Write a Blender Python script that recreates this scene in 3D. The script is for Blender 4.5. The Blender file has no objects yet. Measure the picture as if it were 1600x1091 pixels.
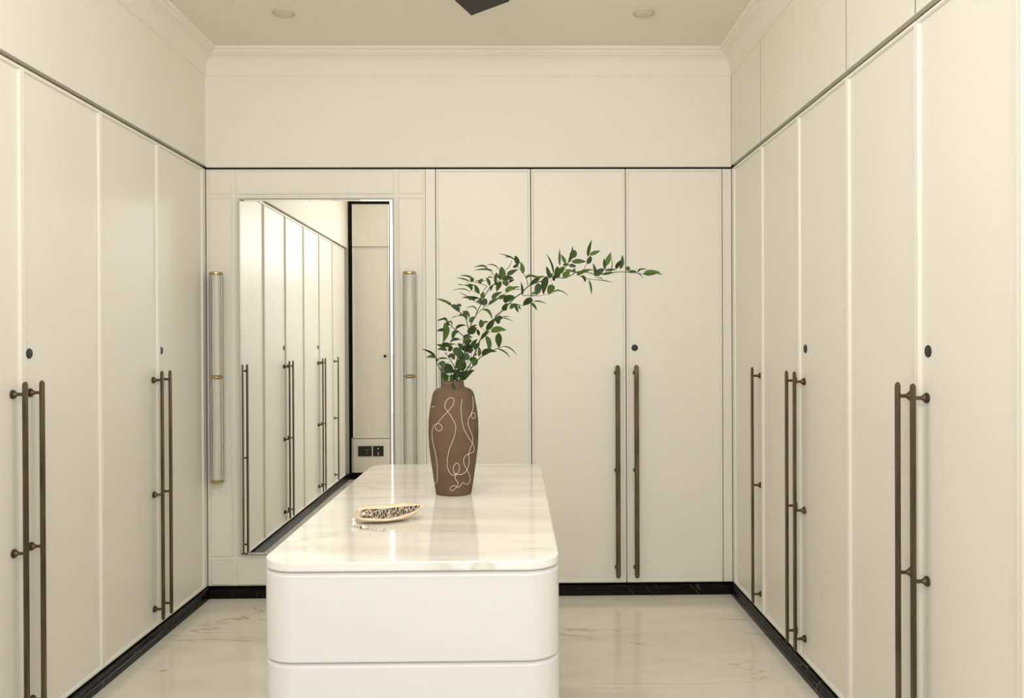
import bpy, math, random
from mathutils import Vector, Matrix
random.seed(7)
scene = bpy.context.scene
COL = scene.collection
PI = math.pi

# ---------------------------------------------------------------- camera, world, lights, exposure
cam_data = bpy.data.cameras.new('camera')
cam = bpy.data.objects.new('camera', cam_data)
COL.objects.link(cam)
cam_data.sensor_width = 36.0
cam_data.lens = 29.025
cam_data.shift_x = -0.0150
cam_data.shift_y = -0.0032
cam_data.clip_start = 0.02
YAW, PITCH, ROLL = 0.0148, -0.0034, -0.0043
_r = Vector((math.cos(YAW), -math.sin(YAW), 0)); _f = Vector((math.sin(YAW), math.cos(YAW), 0)); _u = Vector((0, 0, 1))
_f2 = _f * math.cos(PITCH) + _u * math.sin(PITCH); _u2 = -_f * math.sin(PITCH) + _u * math.cos(PITCH)
_r3 = _r * math.cos(ROLL) + _u2 * math.sin(ROLL); _u3 = -_r * math.sin(ROLL) + _u2 * math.cos(ROLL)
H = 1.27
m = Matrix(((_r3.x, _u3.x, -_f2.x, 0), (_r3.y, _u3.y, -_f2.y, 0), (_r3.z, _u3.z, -_f2.z, H), (0, 0, 0, 1)))
cam.matrix_world = m
scene.camera = cam

world = bpy.data.worlds.new('world'); scene.world = world
world.use_nodes = True
bg = world.node_tree.nodes['Background']
bg.inputs[0].default_value = (1.0, 0.985, 0.96, 1)
bg.inputs[1].default_value = 1.05

def area(name, loc, target, sx, sy, power, color):
    d = bpy.data.lights.new(name, 'AREA'); d.shape = 'RECTANGLE'; d.size = sx; d.size_y = sy
    d.energy = power; d.color = color
    o = bpy.data.objects.new(name, d); COL.objects.link(o)
    o.location = loc
    o.rotation_euler = (Vector(target) - Vector(loc)).to_track_quat('-Z', 'Y').to_euler()
    return o
def omni(name, loc, radius, power, color):
    d = bpy.data.lights.new(name, 'POINT'); d.shadow_soft_size = radius; d.energy = power; d.color = color
    o = bpy.data.objects.new(name, d); COL.objects.link(o); o.location = loc; return o
# daylight from the right, plus added fills with no fixture of their own
area('high_fill', (-.1, .35, 2.35), (-.1, 4.1, 1.6), 2.2, .8, 21, (1.0, .985, .95))  # added fill high above the opening; no window is built here
area('next_room_fill', (-.1, -1.6, 1.9), (-.1, 4.1, 1.9), 3.8, 1.5, 20, (1.0, .99, .965))  # broad soft fill added behind the opening to even out the room
area('window_daylight', (1.7, -1.1, 1.5), (-.6, 2.4, 1.1), 1.2, 1.7, 6, (1.0, .99, .97))
omni('mid_room_fill', (-.3, 2.2, 2.44), .18, 15, (1.0, .975, .93))  # added omni fill; the fan itself carries no lamp
area('overhead_fill', (-.25, 1.3, 2.68), (-.25, 1.31, 0), 1.9, 1.2, 3.5, (1.0, .975, .93))  # weak overhead fill, added to lift the near end; unseen

vs = scene.view_settings
vs.view_transform = 'Standard'; vs.look = 'None'; vs.gamma = 1.0; vs.use_curve_mapping = False
vs.exposure = 0.01
scene.cycles.max_bounces = 10
scene.cycles.diffuse_bounces = 6
scene.cycles.glossy_bounces = 6
scene.cycles.transmission_bounces = 10
scene.cycles.sample_clamp_indirect = 6.0

# ---------------------------------------------------------------- helpers
def mk(name, verts, faces, mat, parent=None, smooth=False, xf=None):
    me = bpy.data.meshes.new(name)
    if xf is not None: verts = [xf @ Vector(v) for v in verts]
    me.from_pydata([tuple(v) for v in verts], [], faces); me.update()
    if smooth:
        me.polygons.foreach_set('use_smooth', [True] * len(me.polygons))
    if mat: me.materials.append(mat)
    o = bpy.data.objects.new(name, me); COL.objects.link(o)
    if parent: o.parent = parent
    return o

class MB:
    def __init__(s): s.v = []; s.f = []
    def add(s, v, f, xf=None):
        n = len(s.v); s.v += [tuple(xf @ Vector(p)) if xf is not None else tuple(p) for p in v]
        s.f += [tuple(i + n for i in q) for q in f]; return s
    def build(s, name, mat, parent=None, smooth=False): return mk(name, s.v, s.f, mat, parent, smooth)

def box(x0, x1, y0, y1, z0, z1):
    v = [(x, y, z) for x in (x0, x1) for y in (y0, y1) for z in (z0, z1)]
    return v, [(0, 1, 3, 2), (4, 6, 7, 5), (0, 4, 5, 1), (2, 3, 7, 6), (0, 2, 6, 4), (1, 5, 7, 3)]

def rect_loops(x0, x1, z0, z1, prof):
    """concentric rectangles (inset, y) bridged and capped at both ends; outward is -y"""
    v = []; f = []
    for ins, y in prof:
        v += [(x0 + ins, y, z0 + ins), (x1 - ins, y, z0 + ins), (x1 - ins, y, z1 - ins), (x0 + ins, y, z1 - ins)]
    n = len(prof)
    for i in range(n - 1):
        a, b = 4 * i, 4 * i + 4
        for k in range(4):
            j = (k + 1) % 4
            f.append((a + k, a + j, b + j, b + k))
    f.append((3, 2, 1, 0)); e = 4 * (n - 1); f.append((e, e + 1, e + 2, e + 3))
    return v, f

def rings(loops, closed_caps=(True, True)):
    v = [p for l in loops for p in l]; n = len(loops[0]); f = []
    for i in range(len(loops) - 1):
        for k in range(n):
            j = (k + 1) % n
            f.append((i * n + k, i * n + j, (i + 1) * n + j, (i + 1) * n + k))
    if closed_caps[0]: f.append(tuple(range(n - 1, -1, -1)))
    if closed_caps[1]: f.append(tuple(range((len(loops) - 1) * n, len(loops) * n)))
    return v, f

def lathe(prof, seg=40, caps=(True, True)):
    return rings([[(r * math.cos(2 * PI * k / seg), r * math.sin(2 * PI * k / seg), z) for k in range(seg)] for r, z in prof], caps)

def tube(pts, rad, seg=6):
    pts = [Vector(p) for p in pts]; n = len(pts)
    rads = rad if isinstance(rad, (list, tuple)) else [rad] * n
    loops = []; up = Vector((0.13, 0.2, 0.97)).normalized(); prev = None
    for i, p in enumerate(pts):
        t = (pts[min(i + 1, n - 1)] - pts[max(i - 1, 0)])
        t = t.normalized() if t.length > 1e-9 else Vector((0, 0, 1))
        a = prev if prev is not None else (t.cross(up) if abs(t.dot(up)) < .95 else t.cross(Vector((1, 0, 0))))
        a = (a - t * a.dot(t)); a = a.normalized() if a.length > 1e-6 else t.orthogonal().normalized()
        prev = a; b = t.cross(a)
        loops.append([tuple(p + (a * math.cos(2 * PI * k / seg) + b * math.sin(2 * PI * k / seg)) * rads[i]) for k in range(seg)])
    return rings(loops)

def smooth_path(pts, sub=4):
    pts = [Vector(p) for p in pts]; out = []
    for i in range(len(pts) - 1):
        p0 = pts[max(i - 1, 0)]; p1 = pts[i]; p2 = pts[i + 1]; p3 = pts[min(i + 2, len(pts) - 1)]
        for k in range(sub):
            t = k / sub
            out.append(.5 * ((2 * p1) + (p2 - p0) * t + (2 * p0 - 5 * p1 + 4 * p2 - p3) * t * t + (-p0 + 3 * p1 - 3 * p2 + p3) * t ** 3))
    out.append(pts[-1]); return out

def sphere(c, r, sx=1, sy=1, sz=1, nu=12, nv=8):
    v = []; f = []
    for i in range(nv + 1):
        th = PI * (i / nv) * .998 + .001 * PI
        for k in range(nu):
            ph = 2 * PI * k / nu
            v.append((c[0] + r * sx * math.sin(th) * math.cos(ph), c[1] + r * sy * math.sin(th) * math.sin(ph), c[2] - r * sz * math.cos(th)))
    for i in range(nv):
        for k in range(nu):
            j = (k + 1) % nu; f.append((i * nu + k, i * nu + j, (i + 1) * nu + j, (i + 1) * nu + k))
    f.append(tuple(range(nu - 1, -1, -1))); f.append(tuple(range(nv * nu, nv * nu + nu)))
    return v, f

def thing(name, label, cat, loc=(0, 0, 0), rotz=0.0, group=None):
    o = bpy.data.objects.new(name, None); COL.objects.link(o)
    o.empty_display_size = .1
    o.location = loc; o.rotation_euler = (0, 0, rotz); o['label'] = label; o['category'] = cat
    if group: o['group'] = group
    return o
def tag(o, label, cat, group=None):
    o['label'] = label; o['category'] = cat
    if group: o['group'] = group
    return o
def struct(o): o['kind'] = 'structure'; return o

# ---------------------------------------------------------------- materials
def mat(name, color, rough=.5, metal=0.0, spec=.5, coat=0.0):
    ma = bpy.data.materials.new(name); ma.use_nodes = True
    b = ma.node_tree.nodes['Principled BSDF']
    b.inputs['Base Color'].default_value = (*color, 1); b.inputs['Roughness'].default_value = rough
    b.inputs['Metallic'].default_value = metal; b.inputs['Specular IOR Level'].default_value = spec
    b.inputs['Coat Weight'].default_value = coat
    return ma
def nodes(ma): return ma.node_tree.nodes, ma.node_tree.links, ma.node_tree.nodes['Principled BSDF']
def noise_vary(ma, c1, c2, scale=6, detail=3, bump=0.0, bscale=150, lo=.3, hi=.7, stretch=(1, 1, 1)):
    N, L, b = nodes(ma)
    tc = N.new('ShaderNodeTexCoord'); mp = N.new('ShaderNodeMapping'); mp.inputs['Scale'].default_value = stretch
    L.new(tc.outputs['Object'], mp.inputs[0])
    n = N.new('ShaderNodeTexNoise'); n.inputs['Scale'].default_value = scale; n.inputs['Detail'].default_value = detail
    L.new(mp.outputs[0], n.inputs['Vector'])
    r = N.new('ShaderNodeValToRGB'); r.color_ramp.elements[0].color = (*c1, 1); r.color_ramp.elements[1].color = (*c2, 1)
    r.color_ramp.elements[0].position = lo; r.color_ramp.elements[1].position = hi
    L.new(n.outputs[0], r.inputs[0]); L.new(r.outputs[0], b.inputs['Base Color'])
    if bump:
        n2 = N.new('ShaderNodeTexNoise'); n2.inputs['Scale'].default_value = bscale; n2.inputs['Detail'].default_value = 2
        L.new(tc.outputs['Object'], n2.inputs['Vector'])
        bp = N.new('ShaderNodeBump'); bp.inputs['Strength'].default_value = bump; bp.inputs['Distance'].default_value = .001
        L.new(n2.outputs[0], bp.inputs['Height']); L.new(bp.outputs[0], b.inputs['Normal'])
    return ma

PAINT = (.84, .812, .742)
M_door = noise_vary(mat("satin_cream_paint", PAINT, .36, 0, .4), (.83, .803, .733), (.845, .818, .748), 2.2, 3, .10, 260)
M_wall = noise_vary(mat('matt_cream_wall_paint', (.83, .797, .71), .6, 0, .3), (.82, .79, .715), (.84, .812, .737), 1.6, 3, .12, 180)
M_ceil = mat("ceiling_paint", (.80, .765, .675), .75, 0, .2)
M_island = mat('warm_white_lacquer', (.72, .708, .688), .26, 0, .5)
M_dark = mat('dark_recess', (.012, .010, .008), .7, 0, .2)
M_gap = mat('shadow_gap_paint', (.42, .385, .31), .6, 0, .3)
M_bronze = noise_vary(mat('aged_bronze', (.12, .085, .055), .36, .85, .5), (.085, .062, .043), (.17, .125, .085), 30, 3, 0, 100, .3, .7, (1, 1, .25))
M_blackmetal = mat('black_metal', (.03, .028, .024), .42, .3, .5)
M_fan = mat('black_fan_finish', (.012, .011, .009), .5, 0, .3)
M_brass = mat('brass', (.52, .40, .20), .28, .9, .5)
M_mirror = mat('mirror_silver', (.93, .935, .91), .0, 1.0, .5)
M_edge = mat('mirror_edge_dark', (.045, .06, .05), .3, .2, .5)
M_plastic = mat('black_glass_plate', (.014, .013, .012), .25, 0, .5)
M_white = mat('white_mark', (.75, .74, .70), .5)
M_light = mat('frosted_lens', (.62, .55, .47), .45, 0, .4)
M_pearl = mat('pearl', (.86, .80, .70), .15, 0, .6, .5)
M_silver = mat('silver', (.75, .72, .68), .18, 1.0, .5)
M_line = mat('white_clay_line', (.84, .79, .71), .6)
M_berry = mat('dark_red_berry', (.16, .015, .012), .3)

def glass_mat(name, color, rough):
    ma = bpy.data.materials.new(name); ma.use_nodes = True
    b = ma.node_tree.nodes['Principled BSDF']
    b.inputs['Base Color'].default_value = (*color, 1); b.inputs['Roughness'].default_value = rough
    b.inputs['Transmission Weight'].default_value = 1.0; b.inputs['IOR'].default_value = 1.16
    return ma
M_glass = glass_mat('clear_fluted_glass', (.99, .985, .97), .05)
M_frost = mat('frosted_inner_tube', (.80, .76, .70), .35, 0, .5)

def marble(name, base, base2, vein, rough, scale, stretch, rot, vein_w=.018, vein_amt=.5, spec=.5):
    ma = mat(name, base, rough, 0, spec); N, L, b = nodes(ma)
    tc = N.new('ShaderNodeTexCoord')
    mp = N.new('ShaderNodeMapping'); mp.inputs['Scale'].default_value = stretch; mp.inputs['Rotation'].default_value = (0, 0, rot)
    L.new(tc.outputs['Object'], mp.inputs[0])
    # soft clouds drawn out along the bedding of the stone
    n1 = N.new('ShaderNodeTexNoise'); n1.inputs['Scale'].default_value = scale; n1.inputs['Detail'].default_value = 6; n1.inputs['Distortion'].default_value = .8
    L.new(mp.outputs[0], n1.inputs['Vector'])
    r1 = N.new('ShaderNodeValToRGB'); r1.color_ramp.elements[0].color = (*base2, 1); r1.color_ramp.elements[1].color = (*base, 1)
    r1.color_ramp.elements[0].position = .32; r1.color_ramp.elements[1].position = .62
    L.new(n1.outputs[0], r1.inputs[0])
    # thin veins: where a distorted noise crosses its middle value
    n2 = N.new('ShaderNodeTexNoise'); n2.inputs['Scale'].default_value = scale * .42; n2.inputs['Detail'].default_value = 5; n2.inputs['Distortion'].default_value = 1.2
    n2.inputs['Roughness'].default_value = .55
    L.new(mp.outputs[0], n2.inputs['Vector'])
    sub = N.new('ShaderNodeMath'); sub.operation = 'SUBTRACT'; sub.inputs[1].default_value = .5; L.new(n2.outputs[0], sub.inputs[0])
    ab = N.new('ShaderNodeMath'); ab.operation = 'ABSOLUTE'; L.new(sub.outputs[0], ab.inputs[0])
    mr = N.new('ShaderNodeMapRange'); mr.inputs['From Min'].default_value = 0; mr.inputs['From Max'].default_value = vein_w
    mr.inputs['To Min'].default_value = vein_amt; mr.inputs['To Max'].default_value = 0; L.new(ab.outputs[0], mr.inputs['Value'])
    n3 = N.new('ShaderNodeTexNoise'); n3.inputs['Scale'].default_value = scale * .7; n3.inputs['Detail'].default_value = 2; L.new(tc.outputs['Object'], n3.inputs['Vector'])
    mr3 = N.new('ShaderNodeMapRange'); mr3.inputs['From Min'].default_value = .42; mr3.inputs['From Max'].default_value = .62; L.new(n3.outputs[0], mr3.inputs['Value'])
    mul = N.new('ShaderNodeMath'); mul.operation = 'MULTIPLY'; L.new(mr.outputs[0], mul.inputs[0]); L.new(mr3.outputs[0], mul.inputs[1])
    mx = N.new('ShaderNodeMix'); mx.data_type = 'RGBA'; L.new(mul.outputs[0], mx.inputs['Factor'])
    L.new(r1.outputs[0], mx.inputs[6]); mx.inputs[7].default_value = (*vein, 1)
    L.new(mx.outputs[2], b.inputs['Base Color'])
    return ma
M_counter = marble('cream_marble_top', (.85, .83, .785), (.70, .66, .595), (.50, .42, .33), .09, 2.6, (.5, 2.6, 1), .30, .014, .42)
M_floor = marble('floor_marble', (.79, .755, .68), (.69, .65, .575), (.36, .29, .20), .13, 2.5, (.5, 1.9, 1), -.38, .0085, .95)
M_black = marble('black_marble', (.004, .0037, .003), (.007, .0064, .0052), (.30, .28, .24), .17, 7.0, (1, 1, 1), .7, .004, .6, .12)

def clay():
    ma = noise_vary(mat('brown_clay', (.2, .12, .08), .78, 0, .25), (.120, .076, .050), (.152, .099, .067), 9, 4, .6, 420, .3, .7, (1, 1, 2.5))
    return ma
M_clay = clay()

def leaf_mat(name, c1, c2):
    ma = noise_vary(mat(name, c1, .48, 0, .3), c1, c2, 28, 2)
    b = ma.node_tree.nodes['Principled BSDF']
    b.inputs['Subsurface Weight'].default_value = 0.0
    return ma
M_leaf = [leaf_mat('leaf_green', (.019, .046, .004), (.034, .071, .007)),
          leaf_mat('leaf_dark_green', (.010, .026, .004), (.018, .042, .006)),
          leaf_mat('leaf_light_green', (.045, .088, .006), (.066, .115, .010))]
M_stem = mat('green_stem', (.022, .05, .012), .5)

def pod_veins():
    ma = mat('veined_dark_lining', (.1, .09, .07), .6, 0, .3); N, L, b = nodes(ma)
    tc = N.new('ShaderNodeTexCoord'); mp = N.new('ShaderNodeMapping'); mp.inputs['Scale'].default_value = (1.6, .42, .42); mp.inputs['Rotation'].default_value = (0, 0, .12)
    L.new(tc.outputs['Object'], mp.inputs[0])
    vo = N.new('ShaderNodeTexVoronoi'); vo.feature = 'DISTANCE_TO_EDGE'; vo.inputs['Scale'].default_value = 110
    L.new(mp.outputs[0], vo.inputs['Vector'])
    r = N.new('ShaderNodeValToRGB'); r.color_ramp.elements[0].color = (.62, .50, .36, 1); r.color_ramp.elements[1].color = (.06, .052, .04, 1)
    r.color_ramp.elements[0].position = .04; r.color_ramp.elements[1].position = .11
    L.new(vo.outputs['Distance'], r.inputs[0]); L.new(r.outputs[0], b.inputs['Base Color'])
    bp = N.new('ShaderNodeBump'); bp.inputs['Strength'].default_value = .6; bp.inputs['Distance'].default_value = .001; bp.invert = True
    L.new(r.outputs[0], bp.inputs['Height']); L.new(bp.outputs[0], b.inputs['Normal'])
    return ma
M_pod = noise_vary(mat('cream_ceramic', (.78, .64, .46), .45, 0, .4), (.74, .60, .42), (.83, .71, .54), 40, 3, .2, 300)
M_podin = pod_veins()
# ---------------------------------------------------------------- room dimensions (metres)
XL, XR, YB, YF = -1.541, 1.093, 4.147, 0.49      # cabinet fronts left, right, back; inner face of the end wall
ZP, ZD, ZG = 0.061, 2.143, 2.161                 # bottom of doors, top of doors, underside of the fascia
ZC = 2.735                                       # ceiling
OX0, OX1 = -1.150, 0.86                          # the opening the camera stands in

# floor: big polished marble slabs with fine joints
floor = struct(MB().add(*box(XL - .62, XR + .62, -1.6, YB + .62, -.12, -.012)).add(*box(-5, 5, -7, -1.6015, -.12, 0)).build('floor', M_floor))
xs = [XL - .6, -.27, 1.0 + .69]
ysl = [-1.6, -.36, .85, 2.05, 3.252, YB + .6]
for i in range(2):
    for j in range(5):
        v, f = rect_loops(xs[i] + .0008, xs[i + 1] - .0008, ysl[j] + .0008, ysl[j + 1] - .0008, [(0, .012), (0, .0008), (.0008, 0)])
        t = mk('tile', [(a, c, -b) for a, b, c in v], [tuple(reversed(q)) for q in f], M_floor, floor)

# ceiling and walls
struct(MB().add(*box(XL - .62, XR + .62, YF - .15, YB + .62, ZC, ZC + .12)).build('ceiling', M_ceil))
wl = MB().add(*box(XL - .022, XL, YF, YB + .018, ZG, ZC))
struct(wl.build('wall_left', M_wall))
wb = MB().add(*box(XL, XR, YB, YB + .022, 2.154, ZC))
struct(wb.build('wall_back', M_wall))
wr = MB().add(*box(XR, XR + .58, YF - .06, YF - .012, 0, ZC))
struct(wr.build('wall_right', M_wall))
wf = MB().add(*box(XL - .56, OX0, YF - .15, YF - .0275, 0, ZC))
struct(wf.build('wall_front', M_wall))

# cornice, one mitred length per wall
CP = [(.0, .0), (.004, .0), (.005, .030), (.007, .045), (.012, .060), (.021, .075), (.034, .087), (.048, .094), (.049, .099),
      (.056, .100), (.060, .105), (.061, .110), (.068, .111), (.074, .115), (.077, .122), (.077, .130), (.0, .130)]
Z0 = 2.609
def cornice(n, a, b, na, nb):
    """a, b wall corners; na, nb mitre directions (unit steps into the room)"""
    loops = []
    for (c, d) in ((a, na), (b, nb)):
        loops.append([(c[0] + d[0] * p, c[1] + d[1] * p, Z0 + z) for p, z in CP])
    v, f = rings(loops)
    struct(mk('trim_%d' % n, v, f, M_wall))
cornice(1, (XL, YF), (XL, YB), (1, 1), (1, -1))
cornice(2, (XL, YB), (XR, YB), (1, -1), (-1, -1))
cornice(3, (XR, YB), (XR, YF), (-1, -1), (-1, 1))
cornice(4, (XR, YF), (XL, YF), (-1, 1), (1, 1))

# black marble skirting, moulded and mitred
SP = [(-.02, 0), (.013, 0), (.013, .018), (.0122, .0225), (.010, .025), (.0118, .029), (.0118, .034), (.009, .038), (.0045, .041), (.0045, .048), (.0, .050), (-.02, .050)]
def skirting(name, a, b, na, nb):
    loops = [[(c[0] + d[0] * p, c[1] + d[1] * p, z) for p, z in SP] for c, d in ((a, na), (b, nb))]
    v, f = rings(loops); o = struct(mk(name, v, f, M_black)); return o
skirting('baseboard_left', (XL, YF), (XL, YB), (1, 1), (1, -1))
skirting('baseboard_back', (XL, YB), (XR, YB), (1, -1), (-1, -1))
skirting('baseboard_right', (XR, YB), (XR, YF), (-1, -1), (-1, 1))
skirting('baseboard_front', (OX0, YF), (XL, YF), (1, 1), (1, 1))

# ---------------------------------------------------------------- wardrobes
def door_mesh(x0, x1, z0, z1):
    return rect_loops(x0, x1, z0, z1, [(0, .022), (0, .0012), (.0012, 0), (.0088, 0), (.0105, .0012), (.0125, .0088), (.014, .0092)])

def pull_handle(x, parent, zb=.090, zt=1.157):
    """long flat bar with rounded ends on three flared posts; joined into one mesh, the handle of one door"""
    w = .0115; out = []
    n = 8
    outline = []
    for k in range(n + 1):
        a = PI * k / n; outline.append((math.cos(a) * w, zt - w + math.sin(a) * w))
    for k in range(n + 1):
        a = PI + PI * k / n; outline.append((math.cos(a) * w, zb + w + math.sin(a) * w))
    yo = -.030
    loops = []
    for sc, y in ((.72, yo + .0045), (1, yo + .002), (1, yo - .002), (.70, yo - .0048)):
        loops.append([(x + px * sc, y, zt - w + (pz - zt + w) * sc if pz > .6 else zb + w + (pz - zb - w) * sc) for px, pz in outline])
    bar = MB().add(*rings(loops))
    # posts
    prof = [(.0142, .0092), (.0142, .0045), (.0120, .0040), (.0120, .0010), (.0098, .0002), (.0072, -.0045), (.0052, -.0075), (.0050, -.027)]
    for z in (1.118, .627, .137):
        v, f = rings([[(x + r * math.cos(2 * PI * k / 16), y, z + r * math.sin(2 * PI * k / 16)) for k in range(16)] for r, y in prof])
        bar.add(v, f)
    return bar.build('handle', M_bronze, parent)

def keyhole(x, z, parent, r=.0165):
    prof = [(r, .0092), (r, .0072), (r * .93, .0060), (r * .74, .0056), (r * .68, .0064), (r * .3, .0060)]
    v, f = rings([[(x + q * math.cos(2 * PI * k / 24), y, z + q * math.sin(2 * PI * k / 24)) for k in range(24)] for q, y in prof])
    return mk('lock', v, f, M_blackmetal, parent)

def wardrobe(label, loc, rz, doors, x0, x1, carcass=M_gap, gap=.001, fillers=(), group=None, z1=ZD):
    """doors: (xa, xb, handle_x or None, lock_x or None) in local x; front plane at local y = 0, outward -y"""
    t = thing('wardrobe', label, 'wardrobe', loc, rz, group)
    MB().add(*box(x0 + .001, x1 - .001, .026, .52, .0, ZC - .001)).build('carcass', carcass, t)
    for (a, b, hx, lx) in doors:
        d = mk('door', *door_mesh(a + gap, b - gap, ZP, z1), M_door, t)
        if hx is not None: pull_handle(hx, d)
        if lx is not None: keyhole(lx, 1.243, d)
    for (a, b, yy) in fillers:
        MB().add(*rect_loops(a, b, ZP, z1, [(0, .022), (0, yy)])).build('filler_panel', M_door, t)
    return t

# left wall: local x -> +Y, so x = world Y
LS = [4.115, 3.601, 3.106, 2.614, 2.119, 1.624, 1.130, .636]
o = .047
L0 = (XL, 0, 0)
wardrobe('cream two-door wardrobe on the left wall, nearest the mirror corner', L0, PI / 2,
         [(LS[2], LS[1], LS[1] - o, None), (LS[1], LS[0], LS[1] + .036, LS[1] + .036)], LS[2], YB + .3, fillers=((LS[0] + .001, YB + .001, .002),))
wardrobe('cream two-door wardrobe on the left wall, cut by the left edge of the photo', L0, PI / 2,
         [(LS[4], LS[3], LS[3] - o, None), (LS[3], LS[2], LS[3] + .044, LS[3] + .042)], LS[4], LS[2])
wardrobe('cream two-door wardrobe on the left wall, seen whole only in the mirror', L0, PI / 2,
         [(LS[6], LS[5], LS[5] - o, None), (LS[5], LS[4], LS[5] + .044, LS[5] + .042)], LS[6], LS[4])
wardrobe('cream single-door wardrobe on the left wall, last one reflected in the mirror', L0, PI / 2,
         [(LS[7], LS[6], LS[6] - o, None)], YF + .01, LS[6], carcass=M_dark)

# back wall: local x = world X
BK = [-.396, .081, .558, 1.046]
B0 = (0, YB, 0)
wardrobe('cream single-door wardrobe on the back wall, directly behind the brown vase', B0, 0,
         [(BK[0], BK[1], BK[0] + .037, None)], -.446, BK[1], carcass=M_dark, gap=.0022, fillers=((-.4465, BK[0] - .0015, .001),))
wardrobe('cream two-door wardrobe on the back wall with two bronze bar pulls side by side', B0, 0,
         [(BK[1], BK[2], BK[2] - .0465, None), (BK[2], BK[3], BK[2] + .048, BK[2] + .045)], BK[1], XR - .001, carcass=M_dark, gap=.0022,
         fillers=((BK[3] + .0018, BK[3] + .012, -.000), (BK[3] + .0125, XR - .0004, .003)))

# right wall: local x -> -Y, so x = -world Y
RS = [4.115, 3.650, 3.177, 2.705, 2.236, 1.776, 1.310, .845]
R0 = (XR, 0, 0); RZ = -PI / 2
def rd(i, hy=None, ly=None): return (-RS[i], -RS[i + 1], None if hy is None else -hy, None if ly is None else -ly)
wardrobe('cream single-door wardrobe on the right wall, in the far right corner', R0, RZ,
         [rd(0, RS[1] + .040)], -YB - .3, -RS[1], fillers=((-YB - .001, -RS[0] - .001, .002),))
wardrobe('cream two-door wardrobe on the right wall, second from the far corner', R0, RZ,
         [rd(1, RS[2] + .044), rd(2, RS[2] - .048, RS[2] - .060)], -RS[1], -RS[3])
wardrobe('cream two-door wardrobe on the right wall, nearest pulls at the right of the photo', R0, RZ,
         [rd(3, RS[4] + .044), rd(4, RS[4] - .044, RS[4] - .050)], -RS[3], -RS[5])
wardrobe('cream two-door wardrobe on the right wall, cut by the right edge of the photo', R0, RZ,
         [rd(5, RS[6] + .044), rd(6, RS[6] - .044, RS[6] - .044)], -RS[5], -YF - .01)

# cabinets above the right wardrobes: flush doors with hairline gaps
ub = [4.147, 3.650, 2.705, 2.236, 1.310, .49]
ulab = ['plain cream overhead cabinet door in the far right corner under the cornice',
        'cream overhead cabinet with two doors above the second wardrobe from the far right corner',
        'cream overhead cabinet with one door between two dark vertical gaps, upper right',
        'cream overhead cabinet with two doors at the top right corner of the photo',
        'cream overhead cabinet nearest the camera on the right wall']
for i in range(5):
    a, b = -ub[i], -ub[i + 1]
    t = thing('overhead_cabinet', ulab[i], 'cabinet', R0, RZ)
    MB().add(*box(a + .001, b - .001, .0205, .0255, ZG + .001, ZC - .002)).build('carcass', M_dark, t)
    cuts = [a + (.004 if i == 0 else .0026), b - .0026]
    if i in (1, 3, 4):
        mid = {1: -3.177, 3: -1.776, 4: -.845}[i]; cuts = [cuts[0], mid - .0004, mid + .0004, cuts[1]]
    if i in (0, 1, 2): MB().add(*box(b - .0026, b + .0026, .0007, .0195, ZG + .003, Z0 + .06)).build('gap_shade', M_dark, t)  # dark strip fills the gap, standing in for the shade inside it
    for k in range(0, len(cuts), 2):
        mk('door', *rect_loops(cuts[k], cuts[k + 1], ZG, ZC - .004, [(0, .020), (0, .0008), (.0008, 0)]), M_wall, t)
# groove backs (recess between wardrobe tops and what is above)
# end cabinet beside the opening, facing the mirror: local x -> -X
E0 = (0, YF, 0)
t = thing('end_cabinet', 'narrow cream cabinet with black sockets, seen reflected in the mirror', 'cabinet', E0, PI)
ex0, ex1 = 1.158, 1.500
MB().add(*box(ex0 - .006, 1.539, .0235, .025, 0, ZC)).build('backing', M_dark, t)
MB().add(*box(ex1 + .004, 1.512, .004, .023, ZP, .385)).build('side_strip', M_door, t)
mk('door', *door_mesh(ex0, ex1, 2.178, ZC - .16), M_door, t)
d = mk('door', *door_mesh(ex0, ex1, .383, 2.172), M_door, t)
prof = [(.004, .009), (.004, -.012), (.013, -.016), (.014, -.022), (.010, -.026)]
v, f = rings([[(1.194 + q * math.cos(2 * PI * k / 20), y, 1.152 + q * math.sin(2 * PI * k / 20)) for k in range(20)] for q, y in prof])
mk('knob', v, f, M_blackmetal, d, True)
mk('lower_panel', *rect_loops(ex0, ex1, ZP, .377, [(0, .022), (0, .0012), (.0012, 0)]), M_door, t)
for (a, b, lab) in ((1.324, 1.451, 'wide black wall socket plate, left of the two reflected in the mirror'), (1.215, 1.312, 'small black wall socket plate, right of the two reflected in the mirror')):
    s = thing('wall_socket', lab, 'socket', (0, YF, 0), PI)
    mk('plate', *rect_loops(a, b, .214, .310, [(0, -.0003), (0, -.006), (.002, -.008)]), M_plastic, s)
    cx = (a + b) / 2
    if b - a > .11:
        for (dx, dz) in ((-.030, .012), (-.010, .012), (-.020, -.012)):
            MB().add(*box(cx + dx - .0035, cx + dx + .0035, -.0092, -.0080, .262 + dz - .005, .262 + dz + .005)).build('socket_pin_hole', M_brass, s)
        MB().add(*box(cx + .03, cx + .045, -.0105, -.008, .245, .279)).build('switch', M_plastic, s)
    else:
        MB().add(*box(cx - .006, cx + .006, -.0095, -.008, .283, .289)).add(*box(cx - .0025, cx + .0025, -.0098, -.008, .279, .293)).build('white_mark', M_white, s)
        MB().add(*box(cx - .005, cx + .005, -.0095, -.008, .225, .254)).build('switch', M_brass, s)

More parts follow.
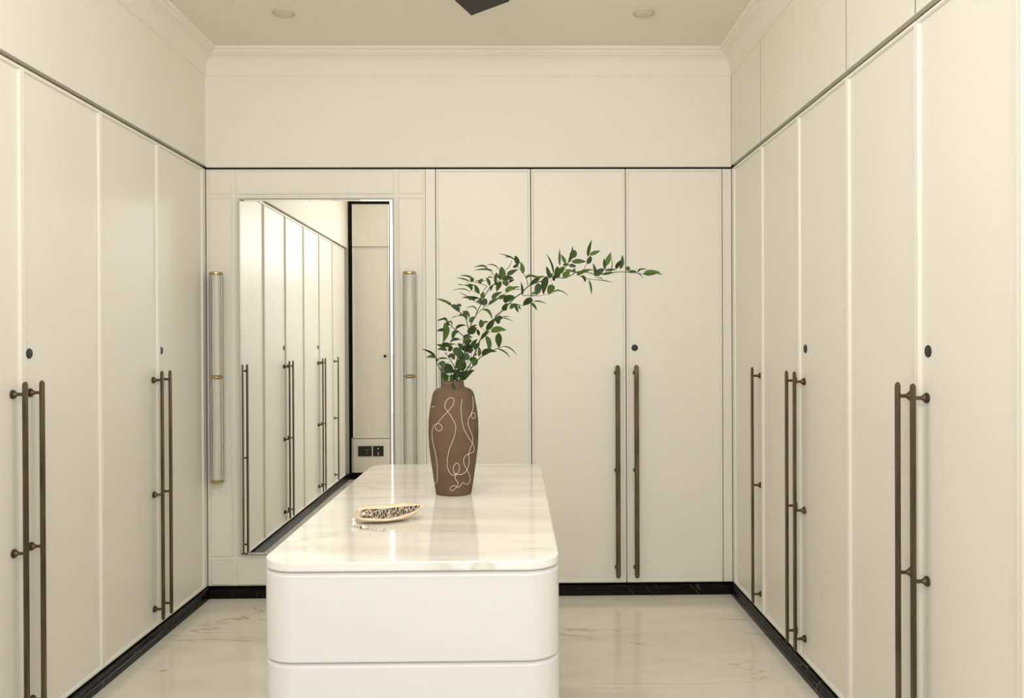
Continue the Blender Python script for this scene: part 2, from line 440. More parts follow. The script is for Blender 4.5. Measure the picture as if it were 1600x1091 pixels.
# ---------------------------------------------------------------- panelling with mirror
t = thing('wall_panelling', 'cream moulded wall panelling around the tall mirror', 'panelling', B0)
MB().add(*box(XL + .0015, -.4485, .0018, .024, ZP, ZD)).build('frame', M_door, t)
MB().add(*box(XL + .001, -.4475, .026, .52, .0, ZC - .001)).build('backing', M_dark, t)
cols = [(-1.524, -1.413), (-1.394, -.600), (-.584, -.456)]
rows = [(.066, .199), (.209, 2.004), (2.018, 2.140)]
for ci, (a, b) in enumerate(cols):
    for ri, (c, d_) in enumerate(rows):
        mk('panel', *rect_loops(a, b, c, d_, [(0, .0017), (0, -.0012), (.003, -.0040), (.007, -.0040), (.0095, .0002), (.0115, -.0006)]), M_door, t)

mx0, mx1, mz0, mz1 = -1.3685, -.6075, .223, 1.989
mc = ((mx0 + mx1) / 2, YB - .0245, (mz0 + mz1) / 2)
t = thing('mirror', 'tall rectangular mirror with slanted glass edges on the back wall', 'mirror', mc, .0031)
w2, h2 = (mx1 - mx0) / 2, (mz1 - mz0) / 2
mk('backing', *rect_loops(-w2, w2, -h2, h2, [(.001, .018), (0, .016), (0, .0022), (.001, .0020)]), M_edge, t)
mk('mirror_glass', *rect_loops(-w2 + .0015, w2 - .0015, -h2 + .0015, h2 - .0015, [(0, .0019), (0, .0005), (.0085, -.0000)]), M_mirror, t)

def sconce(cx, label):
    t = thing('wall_sconce', label, 'lamp', (cx, YB - .050, 1.108), 0, None)
    def ribbed(z0, z1):
        n = 28; lo = []
        for z in (z0, z1):
            lo.append([((.0315 + (.0011 if k % 2 == 0 else -.0009)) * math.cos(2 * PI * k / (2 * n)), (.0315 + (.0011 if k % 2 == 0 else -.0009)) * math.sin(2 * PI * k / (2 * n)), z) for k in range(2 * n)])
        # inner wall
        for z in (z1, z0):
            lo.append([(.0285 * math.cos(2 * PI * k / (2 * n)), .0285 * math.sin(2 * PI * k / (2 * n)), z) for k in range(2 * n)])
        lo.append(lo[0])
        v, f = rings(lo, (False, False)); return v, f
    for (a, b) in ((.006, .508), (-.512, -.006)):
        mk('glass_tube', *ribbed(a, b), M_glass, t)
        mk('inner_tube', *lathe([(.0235, a + .003), (.0235, b - .003)], 24), M_frost, t, False)
    for z in (.5145, -.5185):
        s = 1 if z > 0 else -1
        v, f = lathe([(.0335, z - s * .008), (.0335, z), (.031, z + s * .003), (.012, z + s * .0035)], 36)
        mk('end_cap', v, f, M_brass, t)
        # row of dark slots round the cap
    mk('joint_ring', *lathe([(.0335, -.005), (.0345, -.003), (.0345, -.001), (.029, -.001), (.029, .001), (.0345, .001), (.0345, .003), (.0335, .005)], 36), M_brass, t)
    MB().add(*box(-.010, .010, .018, .0512, -.50, .50)).build('mounting_bar', M_gap, t)
    return t
sconce(-1.4745, 'fluted glass tube wall lamp with brass caps, left of the mirror')
sconce(-.5215, 'fluted glass tube wall lamp with brass caps, right of the mirror, near the vase')

# ---------------------------------------------------------------- island
IX0, IX1, IY0, IY1, IZ = -.556, .0955, 1.779, 3.214, .80
def rr(ins, z, r0=.075, n=20):
    x0, x1, y0, y1 = IX0 + ins, IX1 - ins, IY0 + ins, IY1 - ins; r = max(r0 - ins, .004); out = []
    for (cx, cy, a0) in ((x1 - r, y1 - r, 0), (x0 + r, y1 - r, 90), (x0 + r, y0 + r, 180), (x1 - r, y0 + r, 270)):
        for k in range(n + 1):
            a = math.radians(a0 + 90 * k / n); out.append((cx + r * math.cos(a), cy + r * math.sin(a), z))
    return out
isl = thing('island', 'white lacquered dressing island with rounded corners and a cream marble top', 'island', (0, 0, 0))
mk('marble_top', *rings([rr(.0025, .7795), rr(.0004, .7815), rr(0, .784), rr(0, .7965), rr(.0008, .799), rr(.0028, .80)]), M_counter, isl)
mk('carcass', *rings([rr(.012, .055), rr(.012, .7795)]), M_island, isl)
def front_band(z0, z1): mk('drawer_band', *rings([rr(.010, z0), rr(.0012, z0 + .0012), rr(.0, z0 + .0035), rr(.0, z1 - .008), rr(.0012, z1 - .0045), rr(.010, z1)]), M_island, isl)
front_band(.5825, .776); front_band(.320, .5800); front_band(.060, .3175)
mk('plinth', *rings([rr(.035, .0), rr(.035, .056)]), M_black, isl)

# ---------------------------------------------------------------- vase
VX, VY = -.194, 2.586
prof = [(.030, .8), (.0520, .8), (.0546, .8015), (.0562, .808), (.061, .8355), (.0664, .8741), (.0722, .9127), (.0764, .9513), (.0782, .9899), (.0776, 1.0285), (.0733, 1.067),
        (.0656, 1.1056), (.0635, 1.1135), (.0598, 1.121), (.0533, 1.1268), (.0448, 1.1303), (.0378, 1.1326), (.0347, 1.1357), (.0336, 1.1403), (.0332, 1.150),
        (.0322, 1.1515), (.0300, 1.1510), (.0295, 1.140), (.0300, 1.128), (.050, 1.115), (.062, 1.09), (.070, 1.02), (.060, .87), (.045, .815)]
vase = thing('vase', 'tall matt brown clay vase with looping white line drawing', 'vase', (VX, VY, .8))
mk('body', *lathe([(r, z - .8) for r, z in prof], 64), M_clay, vase, True)
PZ = [(z, r) for r, z in prof[2:20]]
def vr(z):
    for (za, ra), (zb, rb) in zip(PZ, PZ[1:]):
        if za <= z <= zb: return ra + (rb - ra) * (z - za) / (zb - za)
    return PZ[-1][1]
STROKES = [[[-88,10699],[-47,10761]],[[-88,8324],[-63,8359],[-51,8462],[-45,8702],[-42,8976],[-43,9242],[-47,9504],[-52,9727],[-53,9916],[-50,10089],[-43,10209],[-32,10254],[-24,10203],[-22,10121],[-26,10040],[-33,10032],[-40,10087],[-40,10174],[-34,10272],[-25,10407],[-12,10579],[-2,10727],[5,10867],[6,10967],[3,11030],[-6,11031],[-14,10949],[-17,10837],[-16,10726],[-8,10609],[0,10449],[7,10281],[9,10169],[8,9982],[3,9758],[-5,9495],[-10,9227],[-12,8998],[-8,8787],[0,8684],[10,8697],[18,8800],[19,8934],[15,9033],[9,9035],[4,8941],[3,8845],[6,8748],[13,8695],[25,8687],[36,8745],[43,8871],[46,9041],[43,9237],[44,9388],[49,9533],[54,9678],[52,9834],[45,10031],[39,10225],[41,10374],[50,10516],[60,10696],[66,10880],[67,11051]],[[51,10534],[61,10551],[67,10499],[64,10396],[56,10382],[51,10440],[51,10534]],[[28,10987],[23,10758],[23,10461],[25,10236],[31,10007],[43,9769],[54,9603],[61,9459],[58,9349],[43,9313],[33,9248],[29,9137],[32,8980],[41,8816],[52,8647],[57,8485],[52,8377],[43,8351],[32,8418],[25,8352],[16,8281],[7,8343],[0,8336],[-6,8267],[-4,8189],[3,8208],[14,8321],[16,8435],[9,8554],[8,8632],[11,8696]]]
lm = MB()
for s in STROKES:
    pts = smooth_path([(a, z / 10000, 0) for a, z in s], 3)
    p3 = []
    for q in pts:
        a = math.radians(q.x); z = q.y; r = vr(z) + .0002
        p3.append((r * math.sin(a), -r * math.cos(a), z - .8))
    lm.add(*tube(p3, .00062, 5))
lm.build('line_drawing', M_line, vase)

# ---------------------------------------------------------------- greenery
BR = {
'A': ([[[-53,153,-1300],[173,115,20],[476,-142,430],[675,-240,840],[872,-355,1322],[1079,-434,1599],[1336,-538,1974],[1342,-547,2019],[1581,-614,2209],[1905,-722,2546],[2163,-793,2734],[2355,-855,2921],[2737,-939,3063],[2726,-935,3050],[3074,-1015,3188],[3401,-1063,3145],[3669,-1126,3245],[3783,-1157,3310],[4088,-1212,3304],[4316,-1244,3224],[4339,-1244,3195],[4527,-1287,3243],[4809,-1349,3281],[5090,-1408,3294],[5351,-1460,3279],[5537,-1496,3253],[5732,-1534,3219],[6017,-1599,3247]],[[3074,-1015,3188],[3304,-1082,3357],[3457,-1127,3468],[3542,-1164,3600],[3627,-1194,3693]],[[3668,-1137,3312],[3973,-1200,3364],[4066,-1247,3552],[4112,-1289,3759]],[[2334,-856,2943],[2281,-889,3154],[2207,-904,3280],[2122,-917,3396],[2016,-928,3513],[1932,-958,3701]],[[2163,-775,2639],[2589,-840,2634],[2434,-818,2649],[2629,-846,2627],[2920,-901,2662],[3075,-934,2698]],[[3783,-1157,3310],[3898,-1160,3194],[4146,-1193,3103],[4340,-1228,3081],[4548,-1266,3058]],[[872,-353,1310],[1026,-393,1423],[1193,-439,1548],[1433,-469,1521]],[[1668,-658,2379],[1797,-679,2399],[2162,-722,2342],[2461,-790,2455]]],
 [[3102,-1033,3265,3044,-1061,3572,2880,-1078,3881,47],[2977,-993,3152,2949,-990,3327,2882,-985,3512,99],[3284,-1105,3510,3285,-1095,3743,3286,-1095,4023,55],[3456,-1143,3563,3401,-1105,3703,3326,-1069,3862,89],[3532,-1159,3581,3638,-1179,3830,3664,-1188,4089,79],[3665,-1205,3721,3705,-1193,3847,3755,-1181,3968,167],[3637,-1184,3627,3849,-1320,3613,4049,-1455,3595,121],[4121,-1291,3759,4145,-1355,3982,4225,-1438,4249,82],[4168,-1307,3805,4314,-1286,3874,4493,-1271,3937,98],[4104,-1254,3551,4170,-1274,3664,4198,-1290,3788,108],[3380,-1124,3527,3477,-1115,3547,3575,-1103,3548,71],[3562,-1152,3514,3664,-1210,3499,3766,-1263,3455,88],[3199,-1025,3129,3217,-1076,3319,3215,-1121,3493,158],[3285,-1066,3281,3359,-1131,3391,3443,-1190,3453,118],[3391,-1064,3164,3477,-1093,3239,3591,-1128,3313,158],[3438,-1107,3373,3591,-1130,3361,3764,-1150,3311,67],[3706,-1145,3321,3714,-1181,3376,3693,-1210,3421,69],[3793,-1144,3215,3967,-1272,3319,4262,-1415,3373,88],[4276,-1262,3396,4351,-1290,3374,4406,-1314,3349,23],[4306,-1242,3224,4329,-1218,3400,4266,-1178,3577,75],[3917,-1163,3193,4015,-1153,3136,4040,-1121,3013,75],[4147,-1190,3084,4208,-1250,2858,4212,-1301,2634,51],[2919,-994,3210,2834,-882,2985,2808,-765,2660,169],[2629,-911,3003,2637,-947,2825,2577,-971,2639,163],[3074,-976,2958,3027,-941,2844,2944,-891,2672,178],[3066,-930,2689,3263,-1076,2776,3555,-1199,2594,35],[2434,-827,2697,2569,-926,2710,2741,-1034,2732,60],[2706,-954,3175,2552,-862,3085,2378,-764,2975,99],[2842,-983,3221,2627,-1011,3180,2393,-1054,3226,49],[3103,-998,3063,3121,-1044,3147,3157,-1095,3240,75],[2996,-996,3151,3026,-985,3230,3095,-976,3279,79],[4339,-1242,3186,4456,-1235,3301,4611,-1232,3398,147],[4624,-1325,3370,4595,-1386,3537,4579,-1450,3703,74],[4638,-1341,3464,4728,-1311,3678,4806,-1278,3893,121],[4629,-1323,3351,4789,-1360,3366,4948,-1396,3372,58],[5060,-1414,3380,5117,-1430,3570,5122,-1442,3798,97],[4939,-1389,3383,4988,-1464,3509,5064,-1543,3625,93],[5276,-1450,3319,5287,-1438,3387,5289,-1424,3459,113],[5295,-1450,3290,5427,-1463,3298,5569,-1476,3293,74],[5583,-1507,3265,5654,-1482,3363,5866,-1474,3359,43],[5732,-1533,3215,5955,-1510,3254,6244,-1500,3277,145],[6090,-1615,3245,6178,-1655,3222,6266,-1694,3181,31],[4527,-1286,3230,4711,-1363,3261,4913,-1443,3282,58],[5546,-1497,3247,5643,-1553,3195,5712,-1597,3096,15],[4790,-1347,3291,4815,-1468,3509,4784,-1580,3727,16],[4339,-1236,3138,4504,-1315,3122,4538,-1362,3060,16],[4340,-1228,3081,4617,-1339,3043,4845,-1439,2977,18],[2186,-903,3291,2165,-930,3469,2112,-955,3654,108],[2048,-944,3575,2006,-1032,3693,1964,-1122,3821,119],[2048,-944,3575,1974,-916,3524,1878,-888,3489,76],[1932,-958,3701,1784,-1013,3802,1478,-1052,3883,32],[1826,-963,3775,1742,-980,3795,1636,-991,3794,22],[2292,-886,3132,2377,-874,3229,2676,-868,3197,61],[2163,-777,2650,2163,-827,2839,2121,-876,3049,65],[1626,-661,2422,1734,-743,2567,1970,-815,2573,164],[2482,-800,2498,2333,-784,2478,2187,-748,2330,152],[2418,-777,2424,2525,-761,2328,2607,-736,2190,65],[2504,-796,2455,2671,-909,2459,2880,-1018,2379,28],[1797,-679,2399,1948,-632,2379,2163,-595,2348,31],[1603,-613,2188,1625,-691,2270,1713,-789,2415,131],[1797,-649,2239,1883,-658,2335,2044,-663,2356,109],[1948,-692,2355,1990,-650,2249,2043,-609,2132,77],[2044,-703,2333,2076,-729,2278,2114,-756,2212,44],[1053,-426,1574,1181,-435,1776,1334,-446,1964,142],[1193,-439,1548,1410,-523,1622,1682,-599,1587,154],[1441,-470,1521,1437,-430,1294,1442,-391,1041,170],[1026,-393,1423,1142,-492,1194,1118,-564,893,128],[898,-356,1309,1004,-478,1473,1160,-595,1571,90],[1387,-554,2024,1463,-580,1972,1552,-625,2008,115],[1361,-546,1999,1410,-496,1900,1434,-441,1787,128],[1538,-562,1960,1689,-637,1945,1890,-709,1854,23],[1538,-566,1985,1639,-565,2010,1790,-566,2009,18],[877,-426,1676,902,-416,1802,877,-401,1929,124],[955,-459,1801,1030,-449,1852,1131,-431,1852,57]]),
'B': ([[[-67,-149,-1300],[92,-111,20],[266,150,525],[388,312,1171],[477,392,1484],[539,470,1799],[681,542,2062],[715,569,2169],[848,642,2443],[982,721,2740],[1139,796,3016],[1133,796,3016],[1337,845,3156],[1496,895,3318],[1633,959,3552],[1770,1003,3692],[1840,1050,3880]],[[715,559,2124],[961,632,2351],[1089,659,2420],[1405,738,2626],[1654,810,2834],[1768,848,2950]],[[848,642,2443],[622,653,2557],[441,674,2683]],[[1049,794,3039],[891,735,2832],[915,689,2625]],[[1049,794,3039],[799,797,3131],[641,799,3177],[482,792,3177]],[[914,710,2717],[801,718,2786],[552,730,2901],[462,715,2855]],[[1291,886,3364],[1200,905,3480],[1041,916,3584]]],
 [[1496,885,3272,1519,898,3478,1502,906,3684,158],[1473,888,3295,1565,895,3387,1622,909,3524,116],[1519,883,3249,1701,909,3307,1906,924,3297,128],[1724,929,3366,1815,997,3486,2056,1080,3595,128],[1541,873,3191,1633,835,3131,1655,781,3025,162],[1746,888,3158,1814,923,3217,1929,959,3254,65],[1496,871,3203,1404,861,3043,1347,850,2860,128],[1314,832,3109,1313,919,3298,1346,1013,3511,81],[1473,883,3272,1406,847,3360,1350,817,3472,65],[1428,942,3562,1266,1032,3742,1024,1079,3741,28],[1227,917,3526,983,801,3585,627,657,3528,51],[1058,926,3619,889,897,3708,618,831,3646,42],[1128,800,3040,1093,840,3202,1002,865,3318,88],[1156,767,2878,1177,827,2996,1267,889,3091,58],[1064,858,3317,1155,849,3327,1269,838,3315,28],[1269,828,3109,1336,856,3134,1370,884,3170,93],[1224,713,2603,1303,748,2741,1541,795,2852,116],[1089,659,2420,1248,658,2555,1497,663,2667,92],[1405,738,2626,1518,737,2694,1677,735,2727,104],[1654,808,2822,1768,797,2946,1973,770,2933,139],[1768,848,2950,1950,817,3004,2109,773,3007,42],[1973,870,2928,2041,856,2938,2132,840,2925,19],[617,814,3247,434,857,3364,171,880,3390,51],[584,796,3177,559,837,3249,524,877,3320,116],[482,792,3177,304,737,3264,60,670,3289,37],[530,729,2901,509,697,3012,309,647,3065,81],[302,759,3062,186,798,3092,93,833,3102,14],[801,718,2786,710,745,2946,653,771,3084,115],[641,770,3050,529,758,3084,417,743,3099,37],[462,713,2843,308,664,2942,-48,584,2905,23],[802,683,2637,531,682,2672,238,679,2672,69],[622,653,2557,599,683,2626,530,705,2673,81],[441,676,2694,306,675,2762,148,671,2819,18],[476,651,2580,510,656,2625,577,662,2670,81],[777,796,3131,835,775,3198,915,758,3275,97],[685,812,3224,797,867,3216,1045,937,3232,23],[915,689,2625,893,670,2738,962,652,2827,104],[938,640,2397,960,661,2511,1028,686,2625,161],[893,646,2443,835,689,2558,868,731,2639,115],[735,644,2488,758,639,2544,827,628,2566,51],[737,579,2204,600,635,2375,363,633,2308,30],[894,605,2260,1094,684,2217,1205,708,1946,74],[512,481,1851,563,515,1957,653,546,2036,112]]),
'C': ([[[-167,-59,-1300],[240,-44,20],[360,311,729],[479,562,1407],[422,676,1751],[339,764,2018],[151,823,2206],[67,836,2250],[-119,902,2435]]],
 [[-120,910,2459,-355,1003,2578,-614,1087,2652,65],[-119,902,2435,-186,883,2480,-298,866,2525,70],[158,830,2227,20,859,2365,-139,859,2411,128],[211,894,2400,133,875,2433,44,842,2421,70],[271,843,2249,339,833,2112,396,816,1952,88],[327,846,2249,432,788,2156,482,700,1983,65],[308,775,2054,228,784,2111,128,756,2065,65],[115,775,2077,-23,808,2056,-115,823,1977,19],[194,503,1316,-10,439,1316,-121,340,1199,75],[501,665,1698,603,737,1751,719,807,1792,54],[711,674,1644,763,682,1539,776,685,1433,81],[327,462,1171,430,494,1249,560,514,1275,147],[641,447,987,719,452,1117,812,444,1195,120],[252,389,989,406,445,1040,613,473,961,181],[155,268,679,254,344,781,355,405,832,146],[361,294,677,253,368,807,261,459,936,133],[461,380,884,511,420,988,510,450,1092,133],[354,446,1119,458,456,1118,537,440,1040,107]]),
'D': ([[[28,158,-1300],[-59,119,20],[-307,-106,253],[-501,-205,615],[-523,-234,743],[-645,-279,871]],[[-57,-38,121],[-67,-75,277],[-55,-65,238]]],
 [[-523,-234,743,-667,-310,923,-948,-395,1026,62],[-523,-234,743,-649,-239,795,-815,-237,757,78],[-513,-212,641,-474,-211,691,-449,-207,717,65],[-448,-218,717,-293,-240,742,-127,-256,716,42],[-366,-155,473,-329,-137,561,-316,-126,663,188],[-67,-75,277,-154,-102,406,-279,-128,510,240],[-55,-68,251,-11,-314,-20,123,-609,-207,88],[-134,-43,70,-233,-82,124,-267,-123,279,157],[-260,-73,72,-282,-110,177,-303,-155,306,120]]),
'E': ([[[-177,-28,-1300],[-8,-21,20],[196,-320,894],[386,-492,1349],[116,-568,1601],[-78,-642,1801],[-198,-696,1938]],[[196,-320,894],[-29,-353,996],[-204,-380,1048]]],
 [[-197,-705,1962,-325,-669,1926,-441,-635,1890,36],[-114,-665,1863,-201,-666,1951,-304,-629,1928,66],[-126,-661,1851,-1,-667,1850,8,-626,1713,41],[-215,-656,1826,-168,-575,1552,-283,-483,1213,159],[-118,-616,1727,-117,-632,1801,-102,-648,1876,89],[-72,-574,1614,-308,-601,1615,-445,-610,1565,77],[116,-572,1613,248,-661,1737,464,-714,1735,66],[228,-557,1563,77,-553,1501,34,-503,1300,108],[-204,-380,1048,-323,-455,1125,-468,-524,1163,72],[-156,-350,972,-307,-354,1023,-460,-343,1011,78],[-25,-398,1123,-178,-379,1162,-331,-362,1188,119],[103,-415,1173,-128,-379,1149,-233,-328,1073,57]]),
'F': ([[[87,-140,-1300],[240,-105,20],[519,-238,331],[586,-283,434],[848,-441,741],[1028,-522,842],[1360,-671,1018],[1562,-755,1093]]],
 [[770,-412,715,704,-350,613,623,-281,497,150],[810,-444,791,852,-536,944,819,-611,1095,90],[319,-123,72,443,-249,230,693,-421,374,156],[418,-242,459,520,-249,458,609,-249,432,21],[926,-485,817,1083,-645,956,1388,-812,932,128],[1385,-679,1018,1610,-683,942,1780,-654,745,36],[1537,-747,1093,1786,-737,1042,1998,-688,815,31]]),
'H': ([[[-180,4,-1300],[120,3,20],[47,-44,429],[-53,-65,635],[-254,-97,918]],[[-101,-132,-1300],[145,-99,20],[178,-71,686],[284,-104,993],[494,-154,1452],[597,-169,1580]],[[-101,-132,-1300],[197,-99,20],[277,-39,274],[356,-64,531],[512,-83,659],[618,-119,1017]]],
 [[494,-156,1478,599,-197,1605,754,-234,1680,182],[312,-129,1249,467,-137,1376,620,-134,1375,91],[618,-121,1043,646,-165,1196,777,-212,1323,117],[-126,-97,943,-72,-122,1046,-45,-146,1123,104],[284,-104,993,258,-92,1095,155,-80,1198,117],[256,-83,788,129,-81,942,14,-76,1045,204],[435,-79,659,435,-71,787,383,-59,890,136],[512,-83,659,616,-112,710,732,-141,736,89],[73,-44,429,254,-59,557,383,-70,659,240],[226,-42,351,334,-124,481,416,-203,585,156],[159,-19,119,148,-33,274,175,-49,416,144],[-6,-29,275,-32,-20,326,-136,-8,326,126],[275,-28,93,276,-27,222,328,-29,324,157],[17,-6,42,42,6,145,16,16,273,110],[-246,-62,546,-132,-49,533,-30,-36,493,47],[-141,-78,751,-77,-72,815,-26,-64,853,78],[-24,-90,892,1,-99,789,53,-108,687,104],[314,-139,1351,415,-123,1428,491,-102,1453,78],[69,-14,120,-34,-8,146,-85,-6,197,131],[197,-20,68,350,12,143,400,50,270,131]]),
}

BLAB = {'A': ('long arching leafy branch reaching far to the right out of the vase', 0),
        'B': ('leafy branch leaning up and right out of the vase, ending below the arch', 1),
        'C': ('upright leafy branch rising left of centre out of the vase', 2),
        'D': ('short drooping leafy sprig at the lower left of the vase mouth', 3),
        'E': ('leafy sprig with one big hanging leaf, left side of the vase', 4),
        'F': ('low leafy sprig spreading right just above the vase mouth', 5),
        'H': ('dense clump of short leaves in the middle of the vase mouth', 6)}
ORG = Vector((VX, VY, 1.15))
def leaf_mesh(p0, p1, p2, w, roll):
    c = 2 * p1 - .5 * (p0 + p2); n = 7; v = []; f = []
    ln = (p2 - p0).length; blunt = w / max(ln, .001) > .45
    for i in range(n + 1):
        t = i / n
        p = p0 * (1 - t) ** 2 + c * 2 * t * (1 - t) + p2 * t * t
        tg = (c - p0) * 2 * (1 - t) + (p2 - c) * 2 * t
        tg = tg.normalized() if tg.length > 1e-6 else Vector((1, 0, 0))
        side = tg.cross(Vector((0, 1, 0)))
        side = side.normalized() if side.length > .1 else Vector((1, 0, 0))
        nrm = side.cross(tg).normalized()
        side = side * math.cos(roll) + nrm * math.sin(roll); nrm = side.cross(tg).normalized()
        if blunt: hw = math.sin(PI * min(1, t ** .85)) ** .6
        else: hw = math.sin(PI * t ** .8) ** .9
        if t >= 1: hw = 0
        hw = hw * w * .5 + .0003
        d = nrm * (hw * .22)
        v += [p + side * hw - d, p, p - side * hw - d]
    for i in range(n):
        a = 3 * i
        f += [(a, a + 1, a + 4, a + 3), (a + 1, a + 2, a + 5, a + 4)]
    return [tuple(q) for q in v], f
rnd = random.Random(3)
for key, (lab, _) in BLAB.items():
    st, lv = BR[key]
    t = thing('leafy_branch', lab, 'branch', tuple(ORG), 0, 'green branches in the brown vase')
    sm = MB(); allp = []
    for k, s in enumerate(st):
        pts = smooth_path([Vector(q) / 10000 for q in s], 4); allp += pts
        n = len(pts); r0 = .0023 if k == 0 else .0012
        sm.add(*tube(pts, [r0 * (1 - .6 * i / n) for i in range(n)], 5))
    for q in lv:
        p0, p1, p2 = Vector(q[0:3]) / 10000, Vector(q[3:6]) / 10000, Vector(q[6:9]) / 10000; w = q[9] / 10000
        near = min(allp, key=lambda a: (a - p0).length)
        d = (near - p0).length
        if .0005 < d < .09:
            mid = (near + p0) / 2 + Vector((0, 0, .12 * d))
            sm.add(*tube([near, mid, p0], [.0006, .0005, .0005], 4))
        w = max(w * 1.22, .0022)
        roll = rnd.uniform(-.5, .5)
        v, f = leaf_mesh(p0, p1, p2, w / math.cos(roll), roll)
        u = rnd.random(); ma = M_leaf[0] if u < .5 else (M_leaf[1] if u < .8 else M_leaf[2])
        mk('leaf', v, f, ma, t, True)
    sm.build('stem', M_stem, t, True)
    if key == 'H':
        mk('berry', *sphere((.0711, -.0247, .0848), .0042), M_berry, t, True)
        mk('berry_stalk', *tube([(.0711, -.0247, .0848), (.062, -.02, .078), min(allp, key=lambda a: (a - Vector((.055, -.02, .07))).length)], .0006, 4), M_stem, t)

# ---------------------------------------------------------------- leaf-shaped dish
dish = thing('leaf_dish', 'cream ceramic leaf-shaped dish with dark veined inside', 'dish', (-.347, 2.190, .8), .20)
NS, NT = 34, 14
def hwid(s):
    if s <= 0 or s >= 1: return .0012
    b = math.sin(PI * s ** .80)
    return .051 * (b ** (.60 if s < .42 else .60 + .75 * (s - .42))) * (1 + .05 * math.sin(9 * s + 1)) + .0012
def dpt(s, tt, lift, shrink=1.0):
    x = -.081 + .187 * s; hw = hwid(s) * shrink
    yc = .010 * math.sin(2.6 * s) - .004
    rh = (.0125 if tt < 0 else .030) + .002 * math.sin(11 * s) + .006 * (s ** 4)
    ks = max(0, (s - .60) / .40) ** 2.2 + max(0, (.13 - s) / .13) ** 2
    tipz = .036 if s > .5 else .024
    z = rh * abs(tt) ** 1.9 * (1 - ks) + tipz * ks
    return (x, yc + tt * hw, z + lift)
def shell(name, ma, t0, lift_in, lift_out, s0, s1):
    v = []; f = []
    for L_ in (0, 1):
        for i in range(NS + 1):
            s = s0 + (s1 - s0) * i / NS
            for j in range(NT + 1):
                tt = -t0 + 2 * t0 * j / NT
                v.append(dpt(s, tt, lift_in) if L_ == 0 else dpt(s, tt, lift_out, 1.0 + (.09 if lift_out == 0 else 0)))
    W = NT + 1; o_ = (NS + 1) * W
    for i in range(NS):
        for j in range(NT):
            a = i * W + j; f.append((a, a + W, a + W + 1, a + 1)); f.append((o_ + a, o_ + a + 1, o_ + a + W + 1, o_ + a + W))
    for i in range(NS):
        a = i * W; f.append((a, o_ + a, o_ + a + W, a + W)); a += NT; f.append((a, a + W, o_ + a + W, o_ + a))
    for j in range(NT):
        f.append((j, j + 1, o_ + j + 1, o_ + j)); a = NS * W + j; f.append((a, o_ + a, o_ + a + 1, a + 1))
    return mk(name, v, f, ma, dish, True)
shell('bowl', M_pod, 1.0, .0045, .0, .0, 1.0)
shell('veined_lining', M_podin, .80, .0054, .0046, .10, .93)

# ---------------------------------------------------------------- bead bracelet, half in the dish
br = thing('bracelet', 'pearl and silver bead bracelet trailing out of the leaf dish', 'bracelet', (-.41, 2.15, .8))
O = Vector((-.41, 2.15, .8))
def bead(c, r, ma, **k): mk('bead', *sphere(tuple(Vector(c) - O), r, **k), ma, br, True)
chain = [(-.384, 2.186, .8160), (-.402, 2.183, .8190), (-.418, 2.176, .829), (-.4250, 2.168, .820), (-.4228, 2.160, .8100), (-.4225, 2.150, .804), (-.4135, 2.130, .8035), (-.404, 2.110, .803),
         (-.392, 2.098, .8025), (-.379, 2.094, .8025), (-.366, 2.088, .8015), (-.352, 2.076, .8015)]
mk('cord', *tube([Vector(c) - O for c in smooth_path(chain, 3)], .0007, 5), M_silver, br, True)
bead((-.402, 2.183, .8190), .0068, M_silver, sx=1.35)
bead((-.384, 2.186, .8160), .0042, M_silver, sx=1.3)
bead((-.4228, 2.160, .8100), .0060, M_pearl)
bead((-.4215, 2.142, .8040), .0034, M_silver)
bead((-.4155, 2.126, .8066), .0066, M_pearl)
bead((-.4085, 2.118, .8042), .0042, M_silver)
bead((-.3915, 2.098, .8042), .0036, M_blackmetal)
bead((-.3860, 2.096, .8054), .0054, M_pearl)
bead((-.3770, 2.094, .8042), .0042, M_silver)
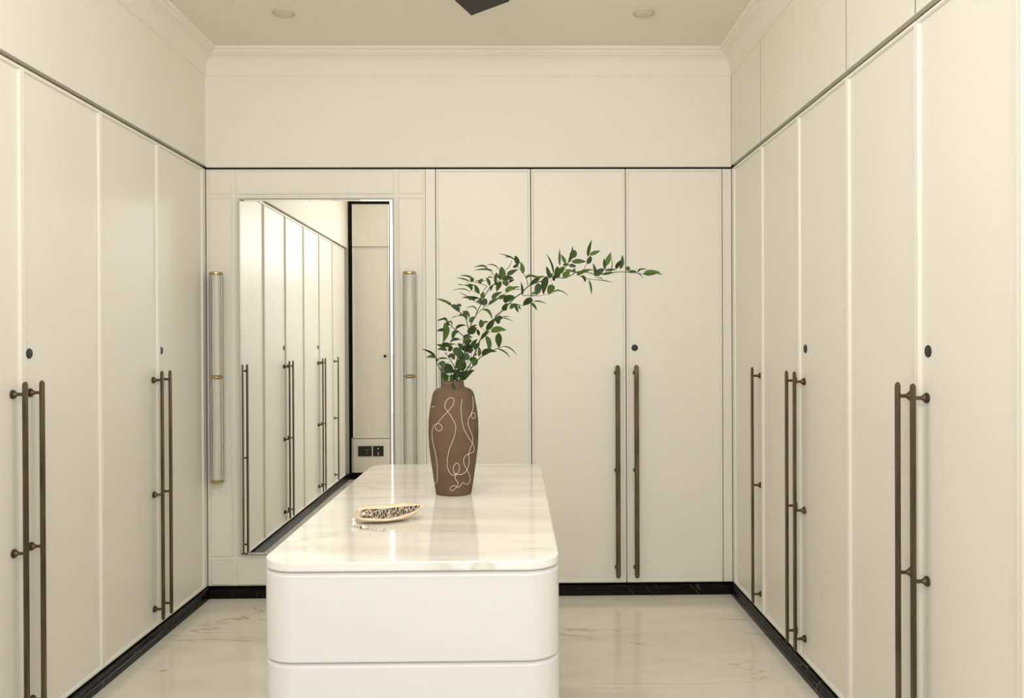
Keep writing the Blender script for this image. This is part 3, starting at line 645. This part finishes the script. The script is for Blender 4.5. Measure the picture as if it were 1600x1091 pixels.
for k, (dx, dy) in enumerate(((.0, 0), (.0115, -.006), (.022, -.014))):
    a = [(-.367 + dx + .0062 * math.cos(2 * PI * q / 12), 2.088 + dy + .0030 * math.sin(2 * PI * q / 12), .8012 + (.0006 if k % 2 else 0)) for q in range(13)]
    mk('chain_link', *tube([Vector(c) - O for c in a], .0006, 5), M_silver, br, True)
mk('clasp', *tube([Vector(c) - O for c in ((-.341, 2.070, .8018), (-.334, 2.074, .8022), (-.329, 2.081, .8030))], .0012, 6), M_silver, br, True)

# ---------------------------------------------------------------- ceiling: downlights and fan
for (x, y, lab) in ((-1.017, 3.67, 'round unlit ceiling downlight, left one'), (.578, 3.663, 'round unlit ceiling downlight, right one')):
    t = thing('downlight', lab, 'lamp', (x, y, ZC), 0, 'ceiling downlights')
    mk('trim_ring', *lathe([(.049, .0), (.049, -.004), (.046, -.006), (.043, -.006), (.042, -.001)], 40, (False, False)), M_light, t, True)
    mk('lens', *lathe([(.0425, -.001), (.041, -.006), (.034, -.0105), (.018, -.013), (.002, -.0135)], 40), M_light, t, True)

ft = thing('ceiling_fan', 'black ceiling fan with one blade tip showing at the top edge', 'fan', (-.316, 2.612, 2.57))
mk('downrod', *lathe([(.012, .03), (.012, ZC - 2.57 - .045)], 20), M_fan, ft)
mk('canopy', *lathe([(.02, ZC - 2.57 - .06), (.06, ZC - 2.57 - .02), (.065, ZC - 2.57)], 28), M_fan, ft, True)
mk('motor', *lathe([(.03, -.05), (.085, -.04), (.10, -.01), (.09, .03), (.04, .05)], 32), M_fan, ft, True)
base_ang = math.atan2(.934, .356)
for k in range(3):
    a = base_ang + k * 2 * PI / 3
    d = Vector((math.cos(a), math.sin(a), 0)); nn = Vector((d.y, -d.x, 0))
    # outline in (along, across): the tip is cut at an angle
    ol = [(.10, -.05), (.22, -.094), (.665, -.094), (.593, .094), (.22, .094), (.10, .05)]
    v = []
    for z in (-.006, .006):
        v += [tuple(d * p + nn * q + Vector((0, 0, z))) for p, q in ol]
    n = len(ol)
    f = [tuple(range(n - 1, -1, -1)), tuple(range(n, 2 * n))] + [(i, (i + 1) % n, n + (i + 1) % n, n + i) for i in range(n)]
    mk('blade', v, f, M_fan, ft)
